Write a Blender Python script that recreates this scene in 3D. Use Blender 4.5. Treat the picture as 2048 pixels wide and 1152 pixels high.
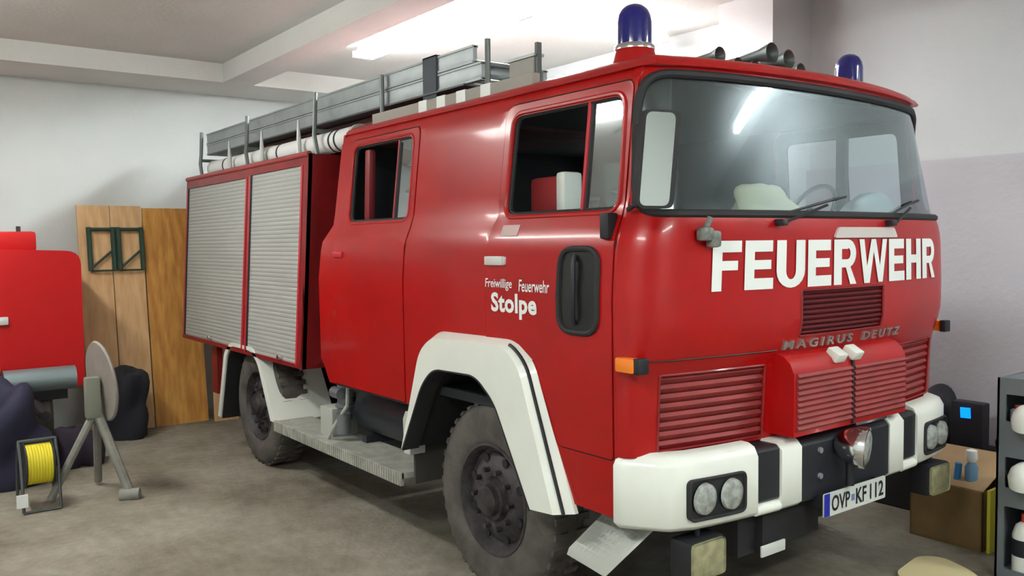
import bpy, bmesh, math, random
from mathutils import Vector, Matrix
from mathutils.geometry import delaunay_2d_cdt
random.seed(4)
for o in list(bpy.data.objects): bpy.data.objects.remove(o)
S = bpy.context.scene; COL = S.collection
R = math.radians; PI = math.pi

# ------------------------------------------------------------ camera, world, exposure
CAM = Vector((2.4356, -2.5051, 1.828)); yaw, pit, rol, F = R(143.0557), R(-2.9887), R(-0.6479), 1724.63
d = Vector((math.cos(yaw)*math.cos(pit), math.sin(yaw)*math.cos(pit), math.sin(pit)))
rt = Vector((math.sin(yaw), -math.cos(yaw), 0)); up = rt.cross(d)
Rr = math.cos(rol)*rt + math.sin(rol)*up; Uu = -math.sin(rol)*rt + math.cos(rol)*up
cd = bpy.data.cameras.new('camera'); cam = bpy.data.objects.new('camera', cd); COL.objects.link(cam)
cd.sensor_width = 36; cd.lens = F/2048*36; cd.clip_start = .05
M = Matrix((Rr, Uu, -d)).transposed().to_4x4(); M.translation = CAM; cam.matrix_world = M
S.camera = cam
S.view_settings.view_transform = 'Standard'; S.view_settings.look = 'None'
S.view_settings.gamma = 1; S.view_settings.use_curve_mapping = False
S.view_settings.exposure = 1.25
w = bpy.data.worlds.new('world'); S.world = w; w.use_nodes = True
w.node_tree.nodes['Background'].inputs[0].default_value = (.8, .85, .9, 1)
w.node_tree.nodes['Background'].inputs[1].default_value = 0.1
LAMP_E = 48.0

# ------------------------------------------------------------ materials
MATS = {}
def mat(name, col, rough=.6, metal=0, coat=0, noise=0, nscale=6, col2=None, bump=0, bscale=40, emit=None, estr=0, spec=.5, trans=0):
    if name in MATS: return MATS[name]
    m = bpy.data.materials.new(name); m.use_nodes = True; nt = m.node_tree; b = nt.nodes['Principled BSDF']
    b.inputs['Base Color'].default_value = (*col, 1); b.inputs['Roughness'].default_value = rough
    b.inputs['Metallic'].default_value = metal; b.inputs['Coat Weight'].default_value = coat
    b.inputs['Coat Roughness'].default_value = .08; b.inputs['Specular IOR Level'].default_value = spec
    tc = nt.nodes.new('ShaderNodeTexCoord')
    if noise or col2:
        n = nt.nodes.new('ShaderNodeTexNoise'); n.inputs['Scale'].default_value = nscale; n.inputs['Detail'].default_value = 6
        nt.links.new(tc.outputs['Object'], n.inputs['Vector'])
        r = nt.nodes.new('ShaderNodeValToRGB')
        c2 = col2 or tuple(c*(1-noise) for c in col)
        r.color_ramp.elements[0].position = .38; r.color_ramp.elements[0].color = (*c2, 1)
        r.color_ramp.elements[1].position = .62; r.color_ramp.elements[1].color = (*col, 1)
        nt.links.new(n.outputs[0], r.inputs[0]); nt.links.new(r.outputs[0], b.inputs['Base Color'])
    if bump:
        n2 = nt.nodes.new('ShaderNodeTexNoise'); n2.inputs['Scale'].default_value = bscale; n2.inputs['Detail'].default_value = 4
        nt.links.new(tc.outputs['Object'], n2.inputs['Vector'])
        bp = nt.nodes.new('ShaderNodeBump'); bp.inputs['Strength'].default_value = bump; bp.inputs['Distance'].default_value = .02
        nt.links.new(n2.outputs[0], bp.inputs['Height']); nt.links.new(bp.outputs[0], b.inputs['Normal'])
    if emit: b.inputs['Emission Color'].default_value = (*emit, 1); b.inputs['Emission Strength'].default_value = estr
    if trans: b.inputs['Transmission Weight'].default_value = trans
    MATS[name] = m; return m
def glass(name, tint, refl, base=.12):
    m = bpy.data.materials.new(name); m.use_nodes = True; nt = m.node_tree; nt.nodes.clear()
    out = nt.nodes.new('ShaderNodeOutputMaterial'); mx = nt.nodes.new('ShaderNodeMixShader')
    t = nt.nodes.new('ShaderNodeBsdfTransparent'); g = nt.nodes.new('ShaderNodeBsdfGlossy')
    g.inputs['Roughness'].default_value = .03; g.inputs['Color'].default_value = (.9, .97, 1, 1)
    t.inputs['Color'].default_value = (*tint, 1)
    lf = nt.nodes.new('ShaderNodeLayerWeight'); lw = nt.nodes.new('ShaderNodeMath'); lw.operation = 'POWER'; lw.inputs[1].default_value = refl
    nt.links.new(lf.outputs['Facing'], lw.inputs[0])
    ad = nt.nodes.new('ShaderNodeMath'); ad.operation = 'ADD'; ad.inputs[1].default_value = base; ad.use_clamp = True
    nt.links.new(lw.outputs[0], ad.inputs[0]); nt.links.new(ad.outputs[0], mx.inputs[0])
    nt.links.new(t.outputs[0], mx.inputs[1]); nt.links.new(g.outputs[0], mx.inputs[2]); nt.links.new(mx.outputs[0], out.inputs[0])
    return m
def dusty_glass(name, tint, refl, base, dust, drough):
    m = glass(name, tint, refl, base); nt = m.node_tree
    out = [n for n in nt.nodes if n.type == 'OUTPUT_MATERIAL'][0]; mx = [n for n in nt.nodes if n.type == 'MIX_SHADER'][0]
    g2 = nt.nodes.new('ShaderNodeBsdfGlossy'); g2.inputs['Roughness'].default_value = drough; g2.inputs['Color'].default_value = (.85, .95, 1, 1)
    m2 = nt.nodes.new('ShaderNodeMixShader'); m2.inputs[0].default_value = dust
    nt.links.new(mx.outputs[0], m2.inputs[1]); nt.links.new(g2.outputs[0], m2.inputs[2]); nt.links.new(m2.outputs[0], out.inputs[0])
    return m
red = mat('fire_red_paint', (.40, .003, .003), .32, coat=.2, noise=.12, nscale=2, spec=.35)
redd = mat('red_paint_worn', (.25, .007, .008), .5, coat=.2, noise=.25, nscale=5)
redframe = mat('red_frame_paint', (.52, .02, .035), .4, coat=.3)
maroon = mat('maroon_slats', (.28, .03, .028), .5, noise=.2, nscale=9)
white = mat('white_enamel', (.84, .88, .80), .4, coat=.3, noise=.06, nscale=3)
letter = mat('white_lettering', (.84, .88, .85), .5)
dkrub = mat('black_rubber', (.018, .018, .02), .7, noise=.3)
tyrem = mat('dusty_tyre_rubber', (.11, .10, .088), .85, noise=.4, nscale=7, bump=.3)
rimm = mat('dirty_rim_metal', (.085, .075, .08), .6, metal=.3, noise=.55, nscale=9, bump=.3)
hubm = mat('dirty_hub_metal', (.075, .065, .065), .55, metal=.4, noise=.6, nscale=14)
shut = mat('aluminium_shutter', (.42, .445, .42), .5, metal=.15, noise=.08, nscale=1.2)
alu = mat('aluminium', (.33, .37, .37), .45, metal=.4, noise=.15)
darkalu = mat('dark_metal', (.08, .09, .09), .5, metal=.4)
black = mat('black_paint', (.012, .013, .017), .5)
chassis = mat('chassis_black', (.014, .013, .016), .75, noise=.3)
interior = mat('cab_lining_dark', (.018, .022, .026), .8)
chrome = mat('chrome', (.8, .8, .8), .15, metal=1)
steel = mat('tread_plate', (.48, .49, .43), .5, metal=.15, noise=.25, nscale=12, bump=.3, bscale=60)
orange = mat('amber_lens', (.85, .22, .01), .25, coat=.6)
blue = mat('blue_dome', (.004, .004, .15), .1, coat=1)
bluecore = mat('blue_reflector', (.02, .02, .5), .3)
lens = mat('headlamp_lens', (.42, .45, .42), .15, coat=.8, noise=.4, nscale=30)
foglens = mat('fog_lens', (.36, .35, .2), .3, coat=.5, noise=.3, nscale=20)
hosem = mat('white_pipe', (.74, .76, .74), .5)
wsglass = dusty_glass('windscreen_glass', (.86, .92, .94), 4.0, .06, .035, .22)
sdglass = glass('side_pane_glass', (.3, .35, .35), 4.0, .55)
farglass = glass('far_window_glass', (.95, .98, .98), 5.0, .02)
mirrorm = mat('mirror_glass', (.82, .88, .85), .08, metal=1)
seatm = mat('grey_seat', (.07, .08, .09), .85)
redseat = mat('red_vinyl', (.22, .015, .02), .5)

def wood(name, c1, c2):
    m = mat(name, c1, .65); nt = m.node_tree; b = nt.nodes['Principled BSDF']
    tc = nt.nodes.new('ShaderNodeTexCoord'); mp = nt.nodes.new('ShaderNodeMapping'); mp.inputs['Scale'].default_value = (7, 7, .8)
    n = nt.nodes.new('ShaderNodeTexNoise'); n.inputs['Scale'].default_value = 3; n.inputs['Detail'].default_value = 8
    r = nt.nodes.new('ShaderNodeValToRGB'); r.color_ramp.elements[0].position = .35; r.color_ramp.elements[1].position = .65
    r.color_ramp.elements[0].color = (*c2, 1); r.color_ramp.elements[1].color = (*c1, 1)
    nt.links.new(tc.outputs['Object'], mp.inputs[0]); nt.links.new(mp.outputs[0], n.inputs['Vector']); nt.links.new(n.outputs[0], r.inputs[0]); nt.links.new(r.outputs[0], b.inputs['Base Color'])
    return m
pine = wood('pine_board', (.72, .46, .23), (.58, .35, .16))
pine2 = wood('amber_pine_board', (.64, .32, .07), (.44, .19, .035))

# ------------------------------------------------------------ mesh helpers
class MB:
    def __init__(s): s.bm = bmesh.new()
    def quad(s, pts):
        vs = [s.bm.verts.new(p) for p in pts]; return s.bm.faces.new(vs)
    def box(s, c, sz, rot=None, bev=0):
        r = bmesh.ops.create_cube(s.bm, size=1)['verts']
        for v in r: v.co = Vector((v.co.x*sz[0], v.co.y*sz[1], v.co.z*sz[2]))
        if bev:
            es = list({e for v in r for e in v.link_edges})
            q = bmesh.ops.bevel(s.bm, geom=es, offset=bev, segments=2, affect='EDGES', profile=.6)
            r = list({v for f in q['faces'] for v in f.verts} | {v for v in r if v.is_valid})
            seen = set(r); st = list(r)
            while st:
                v = st.pop()
                for e in v.link_edges:
                    o = e.other_vert(v)
                    if o not in seen: seen.add(o); st.append(o)
            r = list(seen)
        m = (rot or Matrix()).to_4x4()
        for v in r: v.co = m @ v.co + Vector(c)
        return s
    def bx(s, a, b, bev=0):
        c = [(a[i]+b[i])/2 for i in range(3)]; z = [abs(a[i]-b[i]) for i in range(3)]; return s.box(c, z, None, bev)
    def tube(s, pts, r, n=10, closed=False, cap=True):
        pts = [Vector(p) for p in pts]; k = len(pts); rings = []
        rr = r if isinstance(r, (list, tuple)) else [r]*k
        u = None
        for i in range(k):
            a = pts[i-1] if (i > 0 or closed) else pts[i]; b = pts[(i+1) % k] if (i < k-1 or closed) else pts[i]
            t = (b-a).normalized()
            if u is None:
                u = t.cross(Vector((0, 0, 1)));
                if u.length < .1: u = t.cross(Vector((1, 0, 0)))
            u = (u - t*u.dot(t)).normalized(); v = t.cross(u)
            rings.append([s.bm.verts.new(pts[i] + rr[i]*(math.cos(2*PI*j/n)*u + math.sin(2*PI*j/n)*v)) for j in range(n)])
        for i in range(k if closed else k-1):
            A, B = rings[i], rings[(i+1) % k]
            for j in range(n): s.bm.faces.new((A[j], A[(j+1) % n], B[(j+1) % n], B[j]))
        if cap and not closed: s.bm.faces.new(rings[0][::-1]); s.bm.faces.new(rings[-1])
        return s
    def cyl(s, a, b, r, n=20): return s.tube([a, b], r, n)
    def lathe(s, prof, o, ax, n=40):
        # prof: (distance along axis, radius)
        o = Vector(o); ax = Vector(ax).normalized(); u = ax.orthogonal().normalized(); v = ax.cross(u); rings = []
        for (h, r) in prof:
            if r < 1e-5: rings.append([s.bm.verts.new(o+ax*h)])
            else: rings.append([s.bm.verts.new(o+ax*h+r*(math.cos(2*PI*j/n)*u+math.sin(2*PI*j/n)*v)) for j in range(n)])
        for A, B in zip(rings, rings[1:]):
            for j in range(n):
                a = [A[j % len(A)], A[(j+1) % len(A)], B[(j+1) % len(B)], B[j % len(B)]]
                f = []
                for x in a:
                    if x not in f: f.append(x)
                if len(f) > 2: s.bm.faces.new(f)
        return s
    def prism(s, poly, f, a, b):
        A = [s.bm.verts.new(f(p[0], p[1], a)) for p in poly]; B = [s.bm.verts.new(f(p[0], p[1], b)) for p in poly]; n = len(poly)
        s.bm.faces.new(A); s.bm.faces.new(B[::-1])
        for i in range(n): s.bm.faces.new((A[i], B[i], B[(i+1) % n], A[(i+1) % n]))
        return s
ORG = {}
def root(name, label, cat, loc, group=None):
    o = bpy.data.objects.new(name, None); COL.objects.link(o); o.location = loc; o.empty_display_size = .1
    o['label'] = label; o['category'] = cat
    if group: o['group'] = group
    ORG[o] = Vector(loc); return o
def obj(name, mb, m, parent=None, label=None, smooth=True, cat=None, group=None, kind=None, ang=40):
    bm = mb.bm if isinstance(mb, MB) else mb
    if isinstance(mb, MB) or True: bmesh.ops.recalc_face_normals(bm, faces=bm.faces[:])
    if parent is not None: off = ORG[parent]
    else:
        xs = [v.co for v in bm.verts]; mn = Vector([min(c[i] for c in xs) for i in range(3)]); mx = Vector([max(c[i] for c in xs) for i in range(3)])
        off = Vector(((mn.x+mx.x)/2, (mn.y+mx.y)/2, mn.z))
    bmesh.ops.translate(bm, verts=bm.verts[:], vec=-off)
    if smooth:
        for f in bm.faces: f.smooth = True
        for e in bm.edges:
            if len(e.link_faces) == 2 and e.calc_face_angle(0) > R(ang): e.smooth = False
    me = bpy.data.meshes.new(name); bm.to_mesh(me); bm.free()
    for mm in (m if isinstance(m, (list, tuple)) else [m]): me.materials.append(mm)
    o = bpy.data.objects.new(name, me); COL.objects.link(o)
    if parent is not None: o.parent = parent
    else: o.location = off
    ORG[o] = off
    if label: o['label'] = label
    if cat: o['category'] = cat
    if group: o['group'] = group
    if kind: o['kind'] = kind
    return o
def struct(name, mb, m): return obj(name, mb, m, kind='structure', smooth=False)

def rpoly(pts, rad, seg=5):
    out = []; n = len(pts); rad = rad if isinstance(rad, (list, tuple)) else [rad]*n
    for i in range(n):
        p, a, b = Vector(pts[i]), Vector(pts[i-1]), Vector(pts[(i+1) % n]); r = rad[i]
        if r <= 0: out.append((p.x, p.y)); continue
        u, v = (a-p), (b-p); r = min(r, u.length*.48, v.length*.48); u.normalize(); v.normalize()
        A = p+u*r; B = p+v*r
        for k in range(seg+1):
            t = k/seg; q = A*(1-t)**2 + p*2*t*(1-t) + B*t*t; out.append((q.x, q.y))
    return out
def rrect(x0, z0, x1, z1, r, seg=5): return rpoly([(x0, z0), (x1, z0), (x1, z1), (x0, z1)], r, seg)
def densify(poly, res):
    out = []; n = len(poly)
    for i in range(n):
        a, b = Vector(poly[i]), Vector(poly[(i+1) % n]); k = max(1, int(math.ceil((b-a).length/res)))
        for j in range(k): q = a.lerp(b, j/k); out.append((q.x, q.y))
    return out
def inside(p, poly):
    x, y = p; c = False; n = len(poly)
    for i in range(n):
        x1, y1 = poly[i]; x2, y2 = poly[i-1]
        if (y1 > y) != (y2 > y) and x < (x2-x1)*(y-y1)/(y2-y1)+x1: c = not c
    return c
def panel(mb, outline, holes, f, d0, d1, res=.06, mi=1):
    """sheet with holes laid out in 2-D, carried onto a curved surface f(u, v, depth)"""
    loops = [densify(outline, res)]+[densify(h, res) for h in holes]
    vs, es = [], []
    for L in loops:
        b = len(vs); vs += L; es += [(b+i, b+(i+1) % len(L)) for i in range(len(L))]
    xs = [p[0] for p in loops[0]]; ys = [p[1] for p in loops[0]]
    nx = max(2, int((max(xs)-min(xs))/res)); ny = max(2, int((max(ys)-min(ys))/res))
    for i in range(1, nx):
        for j in range(1, ny):
            p = (min(xs)+(max(xs)-min(xs))*i/nx, min(ys)+(max(ys)-min(ys))*j/ny)
            if not inside(p, outline) or any(inside(p, h) for h in holes): continue
            if min((Vector(p)-Vector(q)).length for q in vs[:sum(map(len, loops))]) < res*.35: continue
            vs.append(p)
    V, E, Fs, *_ = delaunay_2d_cdt([Vector(v) for v in vs], es, [], 0, 1e-6)
    keep = []
    for t in Fs:
        c = sum((V[i] for i in t), Vector((0, 0)))/len(t)
        if inside(c, outline) and not any(inside(c, h) for h in holes): keep.append(t)
    A = {}; B = {}
    for t in keep:
        for i in t:
            if i not in A:
                A[i] = mb.bm.verts.new(f(V[i].x, V[i].y, d0)); B[i] = mb.bm.verts.new(f(V[i].x, V[i].y, d1))
    cnt = {}
    for t in keep:
        mb.bm.faces.new([A[i] for i in t]); q = mb.bm.faces.new([B[i] for i in reversed(t)]); q.material_index = mi
        for k in range(len(t)):
            e = (t[k], t[(k+1) % len(t)]); key = tuple(sorted(e)); cnt.setdefault(key, []).append(e)
    for key, l in cnt.items():
        if len(l) == 1:
            a, b = l[0]; mb.bm.faces.new((A[b], A[a], B[a], B[b]))
    return mb
def ring(mb, poly, f, dd, r, res=.05, n=8):
    return mb.tube([f(p[0], p[1], dd) for p in densify(poly, res)], r, n, closed=True)
def lettering(mb, txt, f, x0, z0, x1, z1, d0=-.003, bold=.03, ext=0, space=1.0, d1=None, flip=False):
    c = bpy.data.curves.new('t', 'FONT'); c.body = txt; c.size = 1; c.offset = bold; c.resolution_u = 3; c.space_character = space
    o = bpy.data.objects.new('t', c); COL.objects.link(o); dg = bpy.context.evaluated_depsgraph_get(); dg.update()
    me = bpy.data.meshes.new_from_object(o.evaluated_get(dg)); bpy.data.objects.remove(o); bpy.data.curves.remove(c)
    xs = [v.co.x for v in me.vertices]; ys = [v.co.y for v in me.vertices]
    X0, X1, Y0, Y1 = min(xs), max(xs), min(ys), max(ys)
    def g(v, dd): return f(x0+(v.co.x-X0)/(X1-X0)*(x1-x0), z0+(v.co.y-Y0)/(Y1-Y0)*(z1-z0), dd)
    A = [mb.bm.verts.new(g(v, d0)) for v in me.vertices]
    fs = []
    for p in me.polygons:
        try: fs.append(mb.bm.faces.new([A[i] for i in p.vertices]))
        except ValueError: pass
    if d1 is not None:
        B = [mb.bm.verts.new(g(v, d1)) for v in me.vertices]; cnt = {}
        for p in me.polygons:
            t = list(p.vertices)
            for k in range(len(t)):
                e = (t[k], t[(k+1) % len(t)]); cnt.setdefault(tuple(sorted(e)), []).append(e)
            mb.bm.faces.new([B[i] for i in reversed(t)])
        for l in cnt.values():
            if len(l) == 1: a, b = l[0]; mb.bm.faces.new((A[b], A[a], B[a], B[b]))
    bpy.data.meshes.remove(me); return mb
def lerp_tab(tab, z):
    if z <= tab[0][0]: return tab[0][1]
    for (a, va), (b, vb) in zip(tab, tab[1:]):
        if z <= b: return va+(vb-va)*(z-a)/(b-a)
    return tab[-1][1]

# ------------------------------------------------------------ the room
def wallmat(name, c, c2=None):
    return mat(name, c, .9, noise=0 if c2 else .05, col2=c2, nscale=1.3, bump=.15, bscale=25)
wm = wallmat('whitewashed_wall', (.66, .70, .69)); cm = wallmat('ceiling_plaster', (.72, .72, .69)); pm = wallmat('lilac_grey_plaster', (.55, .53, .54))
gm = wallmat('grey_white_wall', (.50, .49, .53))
def floor_material():
    m = mat('concrete_floor', (.2, .19, .16), .75, bump=.25, bscale=30); nt = m.node_tree; b = nt.nodes['Principled BSDF']
    tc = nt.nodes.new('ShaderNodeTexCoord'); n = nt.nodes.new('ShaderNodeTexNoise'); n.inputs['Scale'].default_value = .9; n.inputs['Detail'].default_value = 7
    n.inputs['Roughness'].default_value = .65
    r = nt.nodes.new('ShaderNodeValToRGB'); e = r.color_ramp.elements
    e[0].position = .33; e[0].color = (.115, .098, .07, 1); e[1].position = .62; e[1].color = (.30, .275, .225, 1)
    q = e.new(.45); q.color = (.215, .19, .145, 1)
    nt.links.new(tc.outputs['Object'], n.inputs['Vector']); nt.links.new(n.outputs[0], r.inputs[0])
    n2 = nt.nodes.new('ShaderNodeTexNoise'); n2.inputs['Scale'].default_value = 14; n2.inputs['Detail'].default_value = 5
    nt.links.new(tc.outputs['Object'], n2.inputs['Vector'])
    mx = nt.nodes.new('ShaderNodeMix'); mx.data_type = 'RGBA'; mx.blend_type = 'OVERLAY'; mx.inputs[0].default_value = .35
    nt.links.new(r.outputs[0], mx.inputs[6]); nt.links.new(n2.outputs[0], mx.inputs[7]); nt.links.new(mx.outputs[2], b.inputs['Base Color'])
    return m
HC, HB = 3.70, 3.51; XR, XF, YL, YR = -7.3, 6.0, -5.5, 3.5
struct('floor', MB().bx((XR-.2, YL-.2, -.1), (XF+.2, YR+.2, 0)), floor_material())
struct('ceiling', MB().bx((XR-.2, YL-.2, HC), (XF+.2, YR+.2, HC+.15)), cm)
struct('wall_back', MB().bx((XR-.2, YL-.2, 0), (XR, YR+.2, HC)), wm)
struct('wall_front', MB().bx((XF, YL-.2, 0), (XF+.2, YR+.2, HC)), wm)
struct('wall_left', MB().bx((XR, YL-.2, 0), (XF, YL, HC)), wm)
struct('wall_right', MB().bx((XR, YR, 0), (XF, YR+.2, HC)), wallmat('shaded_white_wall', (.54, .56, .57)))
struct('trim_1', MB().bx((XR, YL, HB), (-6.5, YR, HC)), cm)           # beam over the back wall
struct('trim_2', MB().bx((-6.5, .53, HB), (XF, .85, HC)), cm)         # long beam
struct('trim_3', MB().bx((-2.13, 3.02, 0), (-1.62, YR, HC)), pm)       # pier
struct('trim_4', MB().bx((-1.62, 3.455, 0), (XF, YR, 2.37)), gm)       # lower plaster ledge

# ------------------------------------------------------------ lamps
lampm = mat('lamp_glow', (1, 1, 1), .5, emit=(.93, 1, .99), estr=LAMP_E)
lampd = mat('lamp_glow_weak', (1, 1, 1), .5, emit=(1, .99, .95), estr=LAMP_E*.42)
lampm2 = mat('lamp_glow_older', (1, 1, 1), .5, emit=(1, .99, .95), estr=LAMP_E*.5)
lampm3 = mat('lamp_glow_clear', (1, 1, 1), .5, emit=(.97, 1, .98), estr=LAMP_E*.8)
def ceiling_light(c, ln, ang, label, wd=.2, z=HC, lampm=lampm, hood=.22):
    t = root('ceiling_light', label, 'light', (c[0], c[1], z-.12)); t.rotation_euler = (0, 0, ang); ORG[t] = Vector((0, 0, 0))
    obj('housing', MB().bx((-ln/2-.04, -wd*hood, .05), (ln/2+.04, wd*hood, .12), .01), mat('lamp_housing', (.8, .8, .8), .5), t)
    for s in (-1, 1):
        obj('end_cap', MB().bx((s*ln/2-.02, -wd/2-.004, -.008), (s*ln/2+.02, wd/2+.004, .052), .004), mat('lamp_housing', (.8, .8, .8), .5), t)
    obj('diffuser', MB().bx((-ln/2, -wd/2, -.005), (ln/2, wd/2, .049), .01), lampm, t)
    return t
ceiling_light((-3.65, 1.33), 2.6, 0, 'bright fluorescent tube light on the ceiling above the truck ladder')
ceiling_light((-2.95, 2.45), 1.5, R(90), 'fluorescent light over the wall gap behind the truck cab', lampm=lampd)
ceiling_light((2.4, 2.88), 1.4, 0, 'fluorescent tube light in front of the truck, mirrored in the windscreen', wd=.12, lampm=lampm3, hood=1.3)
ceiling_light((-4.1, -2.45), 2.2, 0, 'fluorescent tube light beside the truck, mirrored in its door pane', lampm=lampm2)
ceiling_light((1.2, -3.4), 1.6, 0, 'unseen tube light added in the left bay to light the truck side', lampm=lampm3)  # out-of-view lamp, added to brighten the side of the truck
ceiling_light((3.9, -.4), 1.6, R(90), 'unseen tube light added near the front wall to light the truck front', lampm=lampm3)  # added out of view as fill for the front of the truck

# ------------------------------------------------------------ the fire engine
W = 2.42; HW = 1.2; CR = .15; BOW = .13
T = root('fire_engine', 'large red crew cab fire engine with roller shutters and FEUERWEHR lettering', 'fire engine', (-2.9, 1.21, 0))
YT = [(.5, -.0), (.95, -.022), (1.6, -.027), (1.83, -.01), (1.90, .02), (1.97, .052), (2.5, .112), (2.56, .14), (2.62, .2)]
def ys(z): return lerp_tab(YT, z)
def fR(x, z, dd): return Vector((x, ys(z)+dd, z))
def fL(x, z, dd): return Vector((x, W-ys(z)-dd, z))
def side_f(sd): return fR if sd == 0 else fL
def plan_tab():
    P = []; n = 60
    for i in range(n+1):
        y = (HW-CR)*i/n; P.append((y, BOW*(1-(y/HW)**2)))
    for i in range(1, 13):
        a = PI/2*i/12; y = HW-CR+CR*math.sin(a); P.append((y, BOW*(1-(y/HW)**2)-CR*(1-math.cos(a))))
    P.append((HW, -CR-.5))
    L = [0]
    for a, b in zip(P, P[1:]): L.append(L[-1]+math.hypot(b[0]-a[0], b[1]-a[1]))
    return P, L
PT, PL = plan_tab()
SMAX = PL[-2]                       # arc length where the side (x=-.15) starts
LEAN = [(.9, -.08), (1.27, -.06), (1.33, -.03), (1.45, 0), (1.9, 0), (1.95, -.012), (2.55, -.09), (2.65, -.1)]
def fF(s, z, dd):
    a = abs(s); k = 1
    while k < len(PL)-1 and PL[k] < a: k += 1
    t = (a-PL[k-1])/(PL[k]-PL[k-1]); y = PT[k-1][0]+(PT[k][0]-PT[k-1][0])*t; x = PT[k-1][1]+(PT[k][1]-PT[k-1][1])*t
    tx, ty = PT[k][1]-PT[k-1][1], PT[k][0]-PT[k-1][0]; L = math.hypot(tx, ty); nx, ny = ty/L, -tx/L     # outward normal
    y -= ny*dd; x -= nx*dd
    hw = 1.21-ys(z); sc = hw/HW
    x += lerp_tab(LEAN, z)*(1-max(0, min(1, (y-HW+CR)/CR))**2.5)
    x -= .045*max(0, min(1, (z-1.95)/.6))*(min(y, HW)/HW)**6
    return Vector((x, 1.21+(1 if s > 0 else -1)*y*sc, z))
def s_of_y(y):
    lo, hi = -SMAX, SMAX
    for _ in range(40):
        m = (lo+hi)/2
        if fF(m, 1.5, 0).y < y: lo = m
        else: hi = m
    return lo
ZB = .905; ZT = 2.575
# arch cut-out (front wheel)
arch = [(-1.86, ZB), (-1.66, 1.26), (-1.55, 1.325), (-.83, 1.335), (-.71, 1.27), (-.56, .93), (-.45, .66)]
sideout = [(-2.99, ZB)] + [(-2.97, .98), (-3.04, 1.06)]
sideout = [(-2.93, ZB)] + arch + [(-.15, .66), (-.15, ZT), (-2.93, ZT), (-2.96, 1.96), (-3.03, 1.85), (-3.05, 1.6), (-3.05, 1.06), (-2.99, 1.0)]
g = .006
rd = [(-2.84, ZB-.0), (-1.90, ZB), (-1.90, 2.515), (-2.79, 2.515), (-2.80, 1.97), (-2.845, 1.85)]
fd = [(-1.085, 1.345), (-.82, 1.345), (-.695, 1.27), (-.53, .905), (-.165, .905), (-.165, 2.515), (-1.07, 2.515), (-1.07, 1.97), (-1.085, 1.85)]
rdo = rpoly(rd, [.02, .02, .05, .07, 0, 0]); fdo = rpoly(fd, [.02, .02, 0, .02, .03, .05, .09, 0, 0])
rw = rrect(-2.73, 1.975, -1.975, 2.465, .06); fw = rpoly([(-1.0, 1.965), (-.215, 1.965), (-.225, 2.45), (-.99, 2.45)], .06)
def offs(poly, dlt):
    n = len(poly); A = sum(poly[i-1][0]*poly[i][1]-poly[i][0]*poly[i-1][1] for i in range(n)); sg = 1 if A > 0 else -1
    out = []
    for i in range(n):
        a, p, b = Vector(poly[i-1]), Vector(poly[i]), Vector(poly[(i+1) % n])
        t1, t2 = (p-a), (b-p)
        if t1.length < 1e-6 or t2.length < 1e-6: out.append(poly[i]); continue
        t1.normalize(); t2.normalize(); t = (t1+t2)
        if t.length < 1e-3: out.append(poly[i]); continue
        t.normalize(); q = p+Vector((t.y, -t.x))*sg*dlt; out.append((q.x, q.y))
    return out
handle_m = mat('door_handle_white', (.7, .72, .7), .3, metal=.3)
cab = MB()
for sd in (0, 1):
    f = side_f(sd)
    panel(cab, sideout, [rdo, fdo], f, 0, .03, .08)
# roof cap: rings shrinking inwards
def roof_ring(z, ins, front):
    pts = []
    hw = 1.21-ys(min(z, 2.575))
    sl = [-SMAX-.35+i*(2*SMAX+.7)/60 for i in range(61)]
    for s_ in sl:
        p = fF(s_, 2.575, -front); p.z = z; pts.append(p)
    for k in range(9):
        t = k/8; pts.append(Vector((-2.93, W-.14-t*(W-.28), z)))
    c = Vector((-1.4, 1.21, z)); out = []
    for p in pts:
        q = p-c; q.x *= (1.55-ins)/1.55 if q.x else 1; q.y *= (1.07-ins)/1.07; out.append(c+q)
    return out
rr = [roof_ring(2.562, .02, .02), roof_ring(2.566, .0, .026), roof_ring(2.578, .0, .030), roof_ring(2.597, .012, .028), roof_ring(2.614, .04, .024), roof_ring(2.628, .09, .015), roof_ring(2.638, .18, .0), roof_ring(2.645, .4, 0)]
rv = [[cab.bm.verts.new(p) for p in L] for L in rr]
for A, B in zip(rv, rv[1:]):
    for j in range(len(A)): cab.bm.faces.new((A[j], A[(j+1) % len(A)], B[(j+1) % len(A)], B[j]))
cab.bm.faces.new(rv[-1])
# back wall of the cab
panel(cab, [(y, z) for y, z in ((0, 1.0), (W, 1.0), (W, 1.85), (W-.06, 1.97), (W-.14, 2.57), (.14, 2.57), (.06, 1.97), (0, 1.85))], [], lambda y, z, dd: Vector((-2.96+dd, y, z)), 0, .03, .3)
cabo = obj('cab', cab, [red, interior], T)
# front shell with the windscreen and grille openings
wso = rpoly([(-SMAX+.03, 1.935), (SMAX-.03, 1.935), (SMAX-.03, 2.54), (-SMAX+.03, 2.54)], [.13, .13, .2, .2], 7)
ug = rrect(s_of_y(.87), 1.39, s_of_y(1.55), 1.60, .01)
lg = [rrect(s_of_y(.11), .95, s_of_y(.70), 1.27, .01), rrect(s_of_y(1.70), .95, s_of_y(2.31), 1.27, .01)]
lg_mid = rrect(s_of_y(.80), .98, s_of_y(1.62), 1.22, .01)
fo = [(-SMAX, .93), (SMAX, .93), (SMAX, 2.565), (-SMAX, 2.565)]
fs = MB(); panel(fs, fo, [wso, ug, lg[0], lg[1]], fF, 0, .03, .05)
for k in (): panel(fs, [(k*SMAX, .70), (k*(SMAX-.10), .70), (k*(SMAX-.13), .93), (k*SMAX, .93)], [], fF, 0, .02, .05)
front = obj('front_panel', fs, [red, interior], T)
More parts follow.
